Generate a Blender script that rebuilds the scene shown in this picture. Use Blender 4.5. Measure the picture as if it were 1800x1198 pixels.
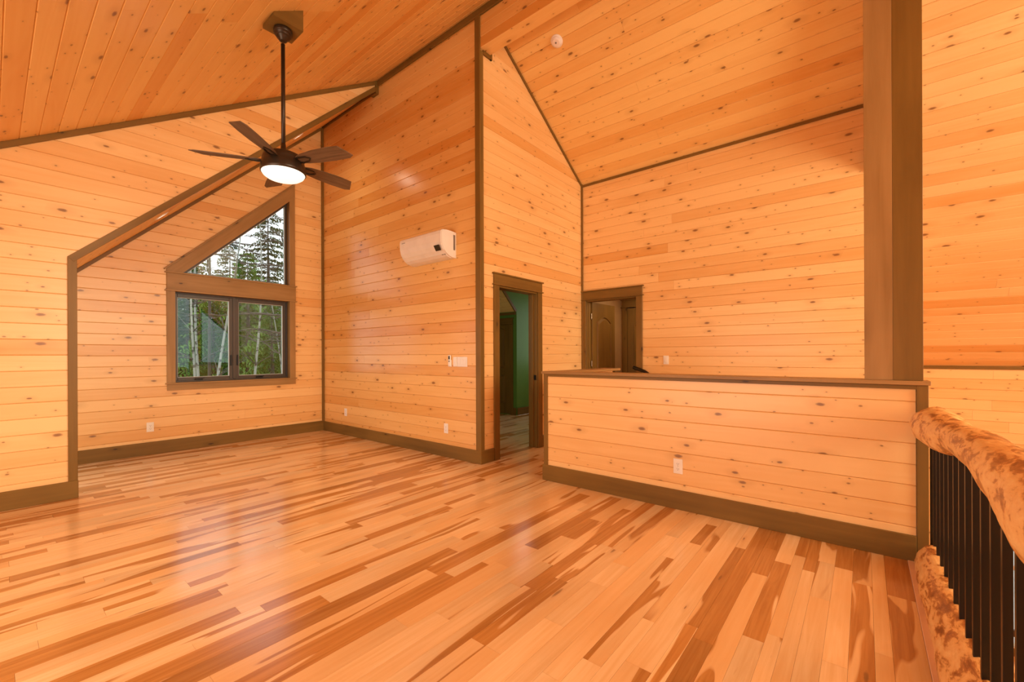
import bpy, bmesh, math, random
from mathutils import Vector, Matrix, noise
random.seed(11)
R_=random.random
def U_(a,b): return random.uniform(a,b)
sc=bpy.context.scene
for o in list(bpy.data.objects): bpy.data.objects.remove(o)
COL=sc.collection
# ------------------------------------------------------------------ camera
H=1.237; FPX=754.0; ROLL=0.0040
TH=math.atan2(918,754)
Fw=Vector((math.sin(TH),math.cos(TH),0)); Rt=Vector((math.cos(TH),-math.sin(TH),0)); Up=Vector((0,0,1))
cam=bpy.data.cameras.new('camera'); camo=bpy.data.objects.new('camera',cam); COL.objects.link(camo)
cr=(Rt-ROLL*Up).normalized(); cu=(Up+ROLL*Rt).normalized()
camo.matrix_world=Matrix(((cr.x,cu.x,-Fw.x,0),(cr.y,cu.y,-Fw.y,0),(cr.z,cu.z,-Fw.z,H),(0,0,0,1)))
cam.sensor_width=36; cam.lens=FPX/1800*36; cam.shift_y=24.1/1800; cam.clip_start=0.02; cam.clip_end=300
sc.camera=camo
# ------------------------------------------------------------------ sky, lights, exposure
world=bpy.data.worlds.new('overcast_sky'); sc.world=world; world.use_nodes=True
bg=world.node_tree.nodes['Background']; bg.inputs[0].default_value=(0.90,0.95,1.0,1); bg.inputs[1].default_value=1.9
def area(name,loc,target,sx,sy,power,col):
    l=bpy.data.lights.new(name,'AREA'); l.shape='RECTANGLE'; l.size=sx; l.size_y=sy; l.energy=power; l.color=col
    o=bpy.data.objects.new(name,l); COL.objects.link(o); o.location=loc
    o.rotation_euler=(Vector(target)-Vector(loc)).to_track_quat('-Z','Y').to_euler(); return o
WARM=(1.0,0.70,0.42); NEUT=(1.0,0.87,0.63)
area('great_room_window_light',(2.5,-5.7,2.7),(3.0,3.0,1.9),3.4,2.6,500,NEUT)
area('loft_side_fill_light',(-2.05,2.3,1.0),(3.0,3.0,1.6),3.2,1.3,112,(1.0,.90,.74))  # fill lamp added to brighten the near left wall; no window built here
area('bedroom_fill_light',(3.75,4.75,1.55),(6.5,5.2,1.3),1.0,1.2,12,(1.0,.93,.72))  # added fill lamp at a windowless inside wall, turned away from the doorway
area('hall_light',(6.5,2.6,2.3),(6.5,2.6,0),0.5,0.5,9,WARM)
sc.view_settings.view_transform='Standard'; sc.view_settings.look='None'
sc.view_settings.exposure=0.0; sc.view_settings.gamma=1.0; sc.view_settings.use_curve_mapping=False
sc.cycles.max_bounces=10; sc.cycles.diffuse_bounces=6; sc.cycles.glossy_bounces=4; sc.cycles.transparent_max_bounces=12
sc.cycles.caustics_reflective=False; sc.cycles.caustics_refractive=False; sc.cycles.sample_clamp_indirect=4
# ------------------------------------------------------------------ materials
def newmat(name):
    m=bpy.data.materials.new(name); m.use_nodes=True; nt=m.node_tree
    for n in list(nt.nodes): nt.nodes.remove(n)
    out=nt.nodes.new('ShaderNodeOutputMaterial'); bs=nt.nodes.new('ShaderNodeBsdfPrincipled')
    nt.links.new(bs.outputs[0],out.inputs[0]); return m,nt,bs,out
class G:
    def __init__(s,nt): s.nt=nt
    def n(s,t,**k):
        x=s.nt.nodes.new(t)
        for a,b in k.items(): setattr(x,a,b)
        return x
    def l(s,a,b): s.nt.links.new(a,b)
    def setin(s,x,i,v):
        if v is None: return
        if hasattr(v,'is_output') or isinstance(v,bpy.types.NodeSocket): s.l(v,x.inputs[i])
        else: x.inputs[i].default_value=v
    def attr(s,name,vec=True):
        a=s.n('ShaderNodeAttribute',attribute_name=name); return a.outputs['Vector'] if vec else a.outputs['Fac']
    def scale(s,v,sc3,off=(0,0,0)):
        m=s.n('ShaderNodeMapping'); s.l(v,m.inputs[0]); m.inputs['Scale'].default_value=sc3; m.inputs['Location'].default_value=off; return m.outputs[0]
    def noise(s,v,scale=1,detail=3,rough=.5,dist=0):
        x=s.n('ShaderNodeTexNoise'); s.l(v,x.inputs['Vector']); x.inputs['Scale'].default_value=scale; x.inputs['Detail'].default_value=detail
        x.inputs['Roughness'].default_value=rough; x.inputs['Distortion'].default_value=dist; return x.outputs['Fac']
    def math(s,op,a,b=None,c=None,clamp=False):
        x=s.n('ShaderNodeMath',operation=op); x.use_clamp=clamp
        s.setin(x,0,a); s.setin(x,1,b); s.setin(x,2,c); return x.outputs[0]
    def ramp(s,v,stops,interp='LINEAR'):
        x=s.n('ShaderNodeValToRGB'); s.l(v,x.inputs[0]); x.color_ramp.interpolation=interp
        e=x.color_ramp.elements
        while len(e)<len(stops): e.new(0.5)
        for i,(p,c) in enumerate(stops):
            e[i].position=p; e[i].color=(c,c,c,1) if isinstance(c,(int,float)) else (*c,1)
        return x.outputs[0]
    def mix(s,f,a,b,blend='MIX'):
        x=s.n('ShaderNodeMix',data_type='RGBA',blend_type=blend)
        s.setin(x,0,f)
        for i,v in ((6,a),(7,b)):
            if isinstance(v,tuple): x.inputs[i].default_value=(*v,1)
            else: s.l(v,x.inputs[i])
        return x.outputs[2]
    def bump(s,h,st,dist,bs):
        b=s.n('ShaderNodeBump'); b.inputs['Strength'].default_value=st; b.inputs['Distance'].default_value=dist; s.l(h,b.inputs['Height']); s.l(b.outputs[0],bs.inputs['Normal'])
def knots(g,pc,sx,sy,r,keep):
    """sparse dark knots in plank coordinates: returns (core mask, halo mask)"""
    v=g.n('ShaderNodeTexVoronoi',voronoi_dimensions='2D',feature='F1'); g.l(g.scale(pc,(sx,sy,1)),v.inputs['Vector']); v.inputs['Scale'].default_value=1
    v.inputs['Randomness'].default_value=1
    sep=g.n('ShaderNodeSeparateColor'); g.l(v.outputs['Color'],sep.inputs[0])
    d=v.outputs['Distance']
    wob=g.noise(g.scale(pc,(30,60,1)),1,2); d=g.math('ADD',d,g.math('MULTIPLY',g.math('SUBTRACT',wob,.5),.05))
    on=g.math('LESS_THAN',sep.outputs[0],keep)
    rad=g.math('MULTIPLY_ADD',sep.outputs[1],r,r*.45)
    q=g.math('DIVIDE',d,rad)
    core=g.math('MULTIPLY',on,g.ramp(q,[(0,1),(.55,.9),(1.0,0)]))
    halo=g.math('MULTIPLY',on,g.ramp(g.math('MULTIPLY',q,.28),[(0,1),(.30,.55),(1.0,0)]))
    return core,halo
def pine_mat(name,light,dark,rough=.33,knot=.32,sat=1):
    m,nt,bs,out=newmat(name); g=G(nt)
    pc=g.attr('pc'); tone=g.attr('tone',False)
    gr=g.noise(g.scale(pc,(1.1,26,8)),1,4,.6,.3)
    big=g.noise(g.scale(pc,(.55,5,3)),1,2,.5,.6)
    rings=g.math('SINE',g.math('MULTIPLY',g.noise(g.scale(pc,(.5,6.5,2)),1,1,.4,.2),52))
    t=g.math('ADD',tone,g.math('MULTIPLY',g.math('SUBTRACT',big,.5),.75))
    t=g.math('ADD',t,g.math('MULTIPLY',g.math('SUBTRACT',gr,.5),.35))
    t=g.math('ADD',t,g.math('MULTIPLY',rings,.045),clamp=True)
    base=g.mix(t,light,dark)
    c1,h1=knots(g,pc,3.1,7.0,.088,knot)
    c2,h2=knots(g,g.scale(pc,(1,1,1),(17.3,9.1,0)),8.5,15,.085,knot*.55)
    hal=g.math('MAXIMUM',g.math('MULTIPLY',h1,.42),g.math('MULTIPLY',h2,.25))
    base=g.mix(hal,base,tuple(c*.62 for c in dark))
    core=g.math('MAXIMUM',c1,g.math('MULTIPLY',c2,.85))
    base=g.mix(g.math('MULTIPLY',core,.80),base,(.17,.055,.014))
    g.l(base,bs.inputs['Base Color']); bs.inputs['Roughness'].default_value=rough
    bs.inputs['Specular IOR Level'].default_value=.45
    g.bump(gr,.08,.003,bs); return m
PINE=pine_mat('pine_boards',(.87,.57,.255),(.71,.35,.095))
PINEC=pine_mat('pine_ceiling_boards',(.87,.57,.215),(.74,.36,.085),rough=.4)
PINER=pine_mat('pine_boards_reddish',(.84,.515,.19),(.68,.315,.07),rough=.26,knot=.32)
def stain_mat(name,a,b,rough=.42):
    m,nt,bs,out=newmat(name); g=G(nt); pc=g.attr('pc')
    gr=g.noise(g.scale(pc,(1.0,18,18)),1,4,.6,.4); big=g.noise(g.scale(pc,(1.2,4,4)),1,2,.5,.5)
    t=g.math('ADD',g.math('MULTIPLY',gr,.5),g.math('MULTIPLY',big,.6),clamp=True)
    base=g.mix(g.ramp(t,[(.25,0),(.8,1)]),a,b)
    c,h=knots(g,pc,2.1,6.0,.055,.30)
    base=g.mix(g.math('MULTIPLY',h,.5),base,tuple(x*.45 for x in a)); base=g.mix(g.math('MULTIPLY',c,.85),base,(.045,.022,.010))
    g.l(base,bs.inputs['Base Color']); bs.inputs['Roughness'].default_value=rough; bs.inputs['Specular IOR Level'].default_value=.25
    g.bump(gr,.1,.002,bs); return m
STAIN=stain_mat('brown_stained_alder',(.135,.072,.014),(.245,.135,.030))
STAINR=stain_mat('warm_stained_alder',(.24,.128,.036),(.43,.255,.098))
def floor_mat():
    m,nt,bs,out=newmat('hickory_floor_boards'); g=G(nt); pc=g.attr('pc'); tone=g.attr('tone',False)
    gr=g.noise(g.scale(pc,(2.0,42,5)),1,4,.6,.5)
    heart=g.noise(g.scale(pc,(.9,8.5,1)),1,1.5,.45,.9)
    hm=g.ramp(g.math('ADD',heart,g.math('MULTIPLY',g.math('SUBTRACT',tone,.5),.50)),[(0,0),(.575,0),(.60,1),(1,1)])
    light=g.mix(g.ramp(gr,[(.3,0),(.7,1)]),(.87,.60,.33),(.77,.48,.225))
    dark=g.mix(g.ramp(g.noise(g.scale(pc,(1.2,30,3)),1,4,.6,1.2),[(.3,0),(.7,1)]),(.57,.26,.068),(.39,.15,.030))
    base=g.mix(hm,light,dark)
    tint=g.ramp(g.noise(g.scale(pc,(.25,.6,0)),3,1),[(.30,.76),(.5,.96),(.70,1.08)]); base=g.mix(1,base,tint,'MULTIPLY'); warm=g.ramp(g.noise(g.scale(pc,(.22,.5,0),(9,4,0)),3.3,1),[(.42,0),(.62,.62)]); base=g.mix(g.math('MULTIPLY',warm,g.math('SUBTRACT',1,hm)),base,(.72,.38,.135))
    c,h=knots(g,pc,1.6,9,.07,.10)
    st=g.noise(g.scale(pc,(5,70,2)),1,3,.6,.6); stm=g.ramp(st,[(0,0),(.70,0),(.78,1),(1,1)])
    zone=g.ramp(g.noise(g.scale(pc,(1.6,3,1),(5,3,0)),1,1),[(0,0),(.60,0),(.68,1),(1,1)])
    base=g.mix(g.math('MULTIPLY',g.math('MULTIPLY',stm,zone),.7),base,(.16,.06,.02))
    base=g.mix(g.math('MULTIPLY',h,.35),base,(.34,.13,.035)); base=g.mix(g.math('MULTIPLY',c,.6),base,(.12,.045,.014))
    g.l(base,bs.inputs['Base Color']); bs.inputs['Roughness'].default_value=.19; bs.inputs['Specular IOR Level'].default_value=.8
    g.bump(gr,.05,.002,bs); return m
FLOOR=floor_mat()
def log_mat():
    m,nt,bs,out=newmat('peeled_log'); g=G(nt); tc=g.n('ShaderNodeTexCoord').outputs['Object']
    n1=g.noise(g.scale(tc,(8,20,20)),1,4,.6,.55); n2=g.noise(g.scale(tc,(26,60,60)),1,3,.6,.5)
    v=g.math('ADD',g.math('MULTIPLY',n1,.75),g.math('MULTIPLY',n2,.25))
    base=g.ramp(v,[(.36,(.27,.09,.018)),(.45,(.48,.20,.05)),(.50,(.80,.46,.165)),(.64,(.90,.61,.27)),(.8,(.78,.45,.16))])
    g.l(base,bs.inputs['Base Color']); bs.inputs['Roughness'].default_value=.34; bs.inputs['Specular IOR Level'].default_value=.5
    g.bump(v,.35,.012,bs); return m
LOG=log_mat()
def plain(name,col,rough=.5,metal=0,emit=None,es=0,var=.04,sc_=8,spec=.5):
    m,nt,bs,out=newmat(name); g=G(nt); tc=g.n('ShaderNodeTexCoord').outputs['Object']
    n=g.noise(tc,sc_,2); t=g.ramp(n,[(.3,1-var),(.7,1+var)])
    g.l(g.mix(1,col,t,'MULTIPLY'),bs.inputs['Base Color']); bs.inputs['Roughness'].default_value=rough; bs.inputs['Metallic'].default_value=metal; bs.inputs['Specular IOR Level'].default_value=spec
    if emit: bs.inputs['Emission Color'].default_value=(*emit,1); bs.inputs['Emission Strength'].default_value=es
    return m
BRONZE=plain('dark_bronze_metal',(.045,.028,.016),.38,.5)
BLACKM=plain('black_rail_metal',(.012,.008,.005),.34,.3,var=.1)
WHITE=plain('white_plastic',(.84,.80,.74),.38)
SLOTM=plain('grey_slot',(.20,.17,.14),.6)
DARKP=plain('dark_display',(.02,.018,.012),.2)
FRAMEM=plain('bronze_window_frame',(.055,.036,.022),.4)
SPACER=plain('pale_window_spacer',(.62,.66,.62),.4)
GREEN=plain('green_wall_paint',(.12,.25,.045),.5,var=.02,spec=.25)
TAN=plain('tan_wall_paint',(.50,.32,.15),.6)
BOWL=plain('frosted_lamp_bowl',(.9,.88,.8),.4,emit=(1,.93,.76),es=1.05)
LAMP=plain('lamp_lens',(.9,.88,.8),.4,emit=(1,.93,.80),es=2.2)
SMOKE=plain('smoke_detector_plastic',(.84,.76,.70),.45)
CONC=plain('lower_floor_boards',(.62,.36,.17),.3)
def glass():
    m,nt,bs,out=newmat('window_glass'); nt.nodes.remove(bs); g=G(nt)
    fr=g.n('ShaderNodeFresnel'); fr.inputs[0].default_value=1.5
    tr=g.n('ShaderNodeBsdfTransparent'); tr.inputs[0].default_value=(.97,.985,.975,1); gl=g.n('ShaderNodeBsdfGlossy'); gl.inputs['Roughness'].default_value=.0; gl.inputs['Color'].default_value=(.85,1,.95,1)
    mx=g.n('ShaderNodeMixShader'); g.l(g.math('MULTIPLY',fr.outputs[0],.85),mx.inputs[0]); g.l(tr.outputs[0],mx.inputs[1]); g.l(gl.outputs[0],mx.inputs[2]); g.l(mx.outputs[0],out.inputs[0]); return m
GLASS=glass()
def blade_mat():
    m,nt,bs,out=newmat('walnut_fan_blade'); g=G(nt); pc=g.attr('pc')
    gr=g.noise(g.scale(pc,(3,60,1)),1,4,.6,.3); g.l(g.mix(g.ramp(gr,[(.3,0),(.7,1)]),(.085,.045,.022),(.19,.115,.062)),bs.inputs['Base Color'])
    bs.inputs['Roughness'].default_value=.42; return m
BLADE=blade_mat()
def leafm(name,a,b):
    m,nt,bs,out=newmat(name); g=G(nt); tc=g.n('ShaderNodeTexCoord').outputs['Object']
    g.l(g.mix(g.ramp(g.noise(tc,1.3,3,.7),[(.3,0),(.7,1)]),a,b),bs.inputs['Base Color']); bs.inputs['Roughness'].default_value=.7; return m
NEED=leafm('spruce_needles',(.028,.062,.008),(.085,.17,.022)); NEED2=leafm('spruce_needles_light',(.055,.13,.012),(.17,.32,.04)); NEED3=leafm('grey_green_needles',(.045,.075,.022),(.12,.17,.055))
BARKD=leafm('grey_brown_bark',(.045,.038,.028),(.12,.10,.075))
def birch_mat():
    m,nt,bs,out=newmat('birch_bark'); g=G(nt); tc=g.n('ShaderNodeTexCoord').outputs['Object']
    n=g.noise(g.scale(tc,(6,6,9)),1,3,.6); g.l(g.mix(g.ramp(n,[(.56,0),(.64,1)]),(.33,.34,.29),(.08,.07,.055)),bs.inputs['Base Color']); bs.inputs['Roughness'].default_value=.7; return m
BIRCH=birch_mat()
GROUNDM=leafm('forest_ground',(.10,.12,.04),(.25,.24,.12)); GRAVEL=leafm('pale_gravel',(.42,.42,.36),(.62,.62,.55))
# ------------------------------------------------------------------ mesh helpers
def tag(o,label=None,cat=None,group=None,kind=None):
    if label: o['label']=label
    if cat: o['category']=cat
    if group: o['group']=group
    if kind: o['kind']=kind
    return o
def mk(name,vs,fs,mat,parent=None,pc=None,tone=None,smooth=False):
    me=bpy.data.meshes.new(name); me.from_pydata([tuple(v) for v in vs],[],fs); 
    if mat: me.materials.append(mat)
    n=len(vs)
    if pc is not None:
        a=me.attributes.new('pc','FLOAT_VECTOR','POINT'); flat=[]
        for p in pc: flat+=list(p)
        a.data.foreach_set('vector',flat)
        t=me.attributes.new('tone','FLOAT','POINT')
        t.data.foreach_set('value',list(tone) if isinstance(tone,(list,tuple)) else [0.3 if tone is None else tone]*n)
    if smooth: me.polygons.foreach_set('use_smooth',[True]*len(me.polygons))
    o=bpy.data.objects.new(name,me); COL.objects.link(o)
    if parent: o.parent=parent
    return o
def empty(name,loc=(0,0,0)):
    o=bpy.data.objects.new(name,None); COL.objects.link(o); o.location=loc; o.empty_display_size=.1; return o
def reparent(o,p):
    """parent keeping world place when p is an Empty with a location only"""
    o.parent=p; o.matrix_parent_inverse=Matrix.Translation(-Vector(p.location)); return o
BOXF=[(0,2,3,1),(4,5,7,6),(0,1,5,4),(2,6,7,3),(0,4,6,2),(1,3,7,5)]
class MB:
    """collects wooden pieces into one mesh, with plank coordinates"""
    def __init__(s): s.v=[];s.f=[];s.pc=[];s.t=[]
    def add(s,vs,fs,pc,tone):
        b=len(s.v); s.v+=list(vs); s.f+=[tuple(i+b for i in f) for f in fs]; s.pc+=pc; s.t+=[tone]*len(vs)
    def obox(s,O,ex,ey,ez,tone=.3,bev=.0):
        O=Vector(O);E=[Vector(e) for e in (ex,ey,ez)]
        L=[e.length for e in E]; order=sorted(range(3),key=lambda i:-L[i])
        r1,r2=U_(0,60),U_(0,60)
        bm=bmesh.new(); vv=[bm.verts.new(((k>>2)&1,(k>>1)&1,k&1)) for k in range(8)]
        # unit coords -> metric local before bevel
        for v in vv: v.co=Vector((v.co.x*L[0],v.co.y*L[1],v.co.z*L[2]))
        for f in BOXF: bm.faces.new([vv[i] for i in f])
        if bev>0:
            bmesh.ops.bevel(bm,geom=list(bm.edges),offset=min(bev,min(L)*.3),segments=1,affect='EDGES')
        bmesh.ops.recalc_face_normals(bm,faces=list(bm.faces))
        D=[e.normalized() for e in E]; flip=D[0].cross(D[1]).dot(D[2])<0
        bm.verts.index_update(); vs=[];pc=[]
        for v in bm.verts:
            vs.append(O+D[0]*v.co.x+D[1]*v.co.y+D[2]*v.co.z)
            q=(v.co[order[0]],v.co[order[1]],v.co[order[2]]); pc.append((q[0]+r1,q[1]+q[2]*.35+r2,q[2]))
        fs=[tuple(v.index for v in (reversed(f.verts) if flip else f.verts)) for f in bm.faces]
        bm.free(); s.add(vs,fs,pc,tone); return s
    def box(s,x0,y0,z0,x1,y1,z1,tone=.3,bev=.0):
        return s.obox((x0,y0,z0),(x1-x0,0,0),(0,y1-y0,0),(0,0,z1-z0),tone,bev)
    def slab(s,pts,N,th,tone=.35):
        """convex polygon pts extruded by -N*th (N is the visible side)"""
        pts=[Vector(p) for p in pts]; N=Vector(N).normalized(); n=len(pts)
        a=sum(((pts[i]-pts[0]).cross(pts[(i+1)%n]-pts[0]) for i in range(n)),Vector())
        if a.dot(N)<0: pts.reverse()
        vs=pts+[p-N*th for p in pts]; fs=[tuple(range(n)),tuple(reversed(range(n,2*n)))]+[(i,i+n,(i+1)%n+n,(i+1)%n) for i in range(n)]
        u=(pts[1]-pts[0]).normalized(); w=N.cross(u)
        s.add(vs,fs,[((p-pts[0]).dot(u),(p-pts[0]).dot(w),0) for p in vs],tone); return s
    def build(s,name,mat,parent=None): return mk(name,s.v,s.f,mat,parent,s.pc,s.t)
def board(name,x0,y0,z0,x1,y1,z1,mat,parent=None,bev=.002,tone=.3): return MB().box(x0,y0,z0,x1,y1,z1,tone,bev).build(name,mat,parent)
def obar(name,p0,p1,wdir,w,hdir,h,mat,parent=None,bev=.002):
    """straight bar from p0 to p1; cross-section w along wdir, h along hdir, starting at the p0-p1 edge"""
    p0=Vector(p0);p1=Vector(p1); return MB().obox(p0,p1-p0,Vector(wdir).normalized()*w,Vector(hdir).normalized()*h,.3,bev).build(name,mat,parent)
def lathe(prof,c,n=32,axis='Z'):
    vs=[];fs=[]
    for r,z in prof:
        for k in range(n):
            a=2*math.pi*k/n; vs.append((c[0]+r*math.cos(a),c[1]+r*math.sin(a),c[2]+z))
    for j in range(len(prof)-1):
        for k in range(n):
            fs.append((j*n+k,j*n+(k+1)%n,(j+1)*n+(k+1)%n,(j+1)*n+k))
    fs.append(tuple(reversed(range(n)))); fs.append(tuple(range((len(prof)-1)*n,len(prof)*n)))
    return vs,fs
def lathe_o(name,prof,c,mat,parent=None,n=32):
    vs,fs=lathe(prof,c,n); o=mk(name,vs,fs,mat,parent)
    bm=bmesh.new(); bm.from_mesh(o.data); bmesh.ops.recalc_face_normals(bm,faces=bm.faces); 
    for f in bm.faces: f.smooth=len(f.verts)==4
    bm.to_mesh(o.data); bm.free(); return o
def tube(path,rad,n=8,cap=True):
    vs=[];fs=[]; m=len(path)
    for i,p in enumerate(path):
        p=Vector(p); t=(Vector(path[min(i+1,m-1)])-Vector(path[max(i-1,0)])).normalized()
        a=t.cross(Vector((0,0,1)))
        if a.length<.1: a=t.cross(Vector((1,0,0)))
        a.normalize(); b=t.cross(a); r=rad[i] if isinstance(rad,(list,tuple)) else rad
        for k in range(n):
            q=2*math.pi*k/n; vs.append(p+a*r*math.cos(q)+b*r*math.sin(q))
    for i in range(m-1):
        for k in range(n): fs.append((i*n+k,i*n+(k+1)%n,(i+1)*n+(k+1)%n,(i+1)*n+k))
    if cap: fs.append(tuple(reversed(range(n)))); fs.append(tuple(range((m-1)*n,m*n)))
    return vs,fs
def newtone():
    r=R_()
    return U_(.0,.26) if r<.66 else (U_(.26,.48) if r<.92 else U_(.55,.85))
def plank_geo(O,U,V,N,L,Rr,v,g,T):
    """prism with V-groove edges; L,Rr left/right ends at 4 front levels"""
    lv=[(v[0],-T,L[0],Rr[0]),(v[0],-g,L[0],Rr[0]),(v[1],0,L[1],Rr[1]),(v[2],0,L[2],Rr[2]),(v[3],-g,L[3],Rr[3]),(v[3],-T,L[3],Rr[3])]
    vs=[];pc=[]
    ro=U_(0,90); rv=U_(0,40)
    for vv,d,l,r in lv:
        for u in (l,r): vs.append(O+U*u+V*vv+N*d); pc.append((u+ro,vv-v[0]+rv,d))
    fs=[(2*j,2*j+1,2*j+3,2*j+2) for j in range(5)]+[(10,11,1,0)]+[(0,2,4,6,8,10),(11,9,7,5,3,1)]
    if U.cross(V).dot(N)<0: fs=[tuple(reversed(f)) for f in fs]
    return vs,fs,pc
def sheet(parent,O,U,V,N,v0,v1,pitch,spans,mat,seg=(2.4,4.6),g=.0045,T=.018,tones=None,gap=.0012,name='plank',minlen=.02):
    O=Vector(O);U=Vector(U).normalized();V=Vector(V).normalized();N=Vector(N).normalized()
    k=0; v=v0; cnt=0
    while v<v1-.005:
        a=v+gap/2; b=min(v+pitch,v1)-gap/2
        if b-a<2.5*g: break
        lev=(a,a+g,b-g,b); mid=spans((a+b)/2); sp=[spans(x) for x in lev]
        for i,(s0,s1) in enumerate(mid):
            cuts=[s0]; x=s0+U_(.5,1)*seg[1]*.8
            while x<s1-seg[0]*.35: cuts.append(x); x+=U_(*seg)
            cuts.append(s1)
            for j in range(len(cuts)-1):
                Ls=[];Rs=[]
                for q in range(4):
                    ivs=sp[q] if len(sp[q])==len(mid) else mid
                    l=ivs[i][0] if j==0 else cuts[j]+.0006; r=ivs[i][1] if j==len(cuts)-2 else cuts[j+1]-.0006
                    if r<l+.004: l=r=(l+r)/2; r+=.002; l-=.002
                    Ls.append(l);Rs.append(r)
                if max(Rs)-min(Ls)<minlen: continue
                vs,fs,pc=plank_geo(O,U,V,N,Ls,Rs,lev,g,T)
                mk(name,vs,fs,mat,parent,pc,(tones or newtone)()); cnt+=1
        v+=pitch; k+=1
    return cnt
# ------------------------------------------------------------------ key planes (metres)
XB=3.525; YC=3.355; YW=6.952; YM=5.351; XH=3.492; XD=5.787; XE=7.905; YB=-.14
XL=-2.2; YG=-6.0; ZL=-2.7; ZROW=.065; P=.1308
XR,ZR=3.613,5.203; SH=.632; ST=.96
def zshl(x): return 2.92+SH*x
def zshr(x): return 7.487-SH*x
def zstl(x): return 2.247+.97*(x-.643)
def zstr(x): return 1.065+ST*(XE-x)
def struct(name,mbq,mat): return tag(mbq.build(name,mat),kind='structure')
TH_=.018
# ---- wall_left (loft wall with the dormer opening)
w=MB(); t=.1; y=YM+TH_
def xo(z): return .455 if z<2.085 else .455+(z-2.085)/.965
w.slab([(XL,y,0),(.455,y,0),(.455,y,2.085),(XL,y,2.085)],(0,-1,0),t)
w.slab([(XL,y,2.085),(.455,y,2.085),(3.5,y,2.085+3.045*.965),(3.5,y,zshl(3.5)+.02),(XL,y,zshl(XL))],(0,-1,0),t)
wall_left=struct('wall_left',w,PINE)
sheet(wall_left,(0,YM,0),(1,0,0),(0,0,1),(0,-1,0),ZROW,5.1,.1316,lambda z:[(max(XL,(z-2.92)/SH-.0),min(3.53,xo(z)))] if max(XL,(z-2.92)/SH)<min(3.53,xo(z))-.01 else [],PINE)
# ---- wall_back (window wall)
y=YW+TH_; w=MB(); t=.16
wx0,wx1,wz0,wz1=1.515,2.995,.885,3.70
def hl(z): return 1.575+(z-2.30)/.966
w.slab([(.40,y,0),(3.6,y,0),(3.6,y,wz0),(.40,y,wz0)],(0,-1,0),t)
w.slab([(.40,y,wz0),(wx0,y,wz0),(wx0,y,2.30),(.40,y,2.30)],(0,-1,0),t)
w.slab([(wx1,y,wz0),(3.6,y,wz0),(3.6,y,5.2),(wx1,y,5.2)],(0,-1,0),t)
w.slab([(.40,y,2.28),(hl(2.28),y,2.28),(wx1,y,hl and 2.30+(wx1-1.575)*.966),(wx1,y,5.2),(.40,y,5.2)],(0,-1,0),t)
wall_back=struct('wall_back',w,PINE)
def spb(z):
    a,b=.49,3.53
    if z>2.10: a=max(a,.643+(z-2.235)/.97)
    if a>=b-.01: return []
    if wz0<z<2.30: return [(a,wx0),(wx1,b)]
    if 2.30<=z<3.68: return [(a,hl(z)),(wx1,b)] if a<hl(z) else [(wx1,b)]
    return [(a,b)]
sheet(wall_back,(0,YW,0),(1,0,0),(0,0,1),(0,-1,0),ZROW,5.05,P,spb,PINE)
# ---- wall_right (wall with the air conditioner)
w=MB().slab([(XB+TH_,YC+.02,0),(XB+TH_,YW+.1,0),(XB+TH_,YW+.1,5.16),(XB+TH_,YC+.02,5.16)],(-1,0,0),.1)
wall_right=struct('wall_right',w,PINER)
sheet(wall_right,(XB,0,0),(0,1,0),(0,0,1),(-1,0,0),ZROW,5.12,P,lambda z:[(YC+.01,YW)],PINER,tones=lambda:U_(.0,.3) if R_()<.45 else U_(.3,.95))
# ---- wall_center (wall with the first door)
d1x0,d1x1,dz=3.82,4.63,2.085
y=YC+TH_; w=MB(); t=.1
def zc(x): return zshr(x)+.02
w.slab([(XB+.02,y,0),(d1x0,y,0),(d1x0,y,dz),(XB+.02,y,dz)],(0,-1,0),t)
w.slab([(d1x1,y,0),(XE,y,0),(XE,y,dz),(d1x1,y,dz)],(0,-1,0),t)
w.slab([(XB+.02,y,dz),(XE,y,dz),(XE,y,zc(XE)),(XR,y,zc(XR)),(XB+.02,y,5.15)],(0,-1,0),t)
wall_center=struct('wall_center',w,PINE)
def spc(z):
    b=min(XD+.01,(7.487-z)/SH)
    if b<XB+.03: return []
    return [(XB+.01,d1x0),(d1x1,b)] if z<dz+.067 else [(XB+.01,b)]
sheet(wall_center,(0,YC,0),(1,0,0),(0,0,1),(0,-1,0),ZROW,5.18,P,spc,PINE)
# ---- wall_far
d2y0,d2y1=2.47,3.30
x=XD+TH_; w=MB(); t=.1
w.slab([(x,YB,ZL),(x,d2y0,ZL),(x,d2y0,dz),(x,YB,dz)],(-1,0,0),t)
w.slab([(x,d2y1,ZL),(x,YC+.05,ZL),(x,YC+.05,dz),(x,d2y1,dz)],(-1,0,0),t)
w.slab([(x,d2y0,ZL),(x,d2y1,ZL),(x,d2y1,-.02),(x,d2y0,-.02)],(-1,0,0),t)
w.slab([(x,YB,dz),(x,YC+.05,dz),(x,YC+.05,3.84),(x,YB,3.84)],(-1,0,0),t)
wall_far=struct('wall_far',w,PINE)
sheet(wall_far,(XD,0,0),(0,1,0),(0,0,1),(-1,0,0),.065,3.86,.1268,lambda z:[(YB,d2y0),(d2y1,YC)] if z<dz+.06 else [(YB,YC)],PINE)
# ---- wall_return: cheek closing the dormer towards the great room
w=MB().slab([(XD+.022,YB,ZL),(XE+.1,YB,ZL),(XE+.1,YB,1.0),(XD+.022,YB,zstr(XD)-.05)],(0,-1,0),.1)
w.slab([(XR,YB,ZR-.02),(XD+.1,YB,zstr(XD+.1)),(XD+.1,YB,zshr(XD+.1)+.02)],(0,-1,0),.1)
w.slab([(XR,YB,ZR-.02),(XL,YB,5.203-ST*(XR-XL)),(XL,YB,zshl(XL)+.02)],(0,-1,0),.1)
struct('wall_return',w,PINE)
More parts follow.
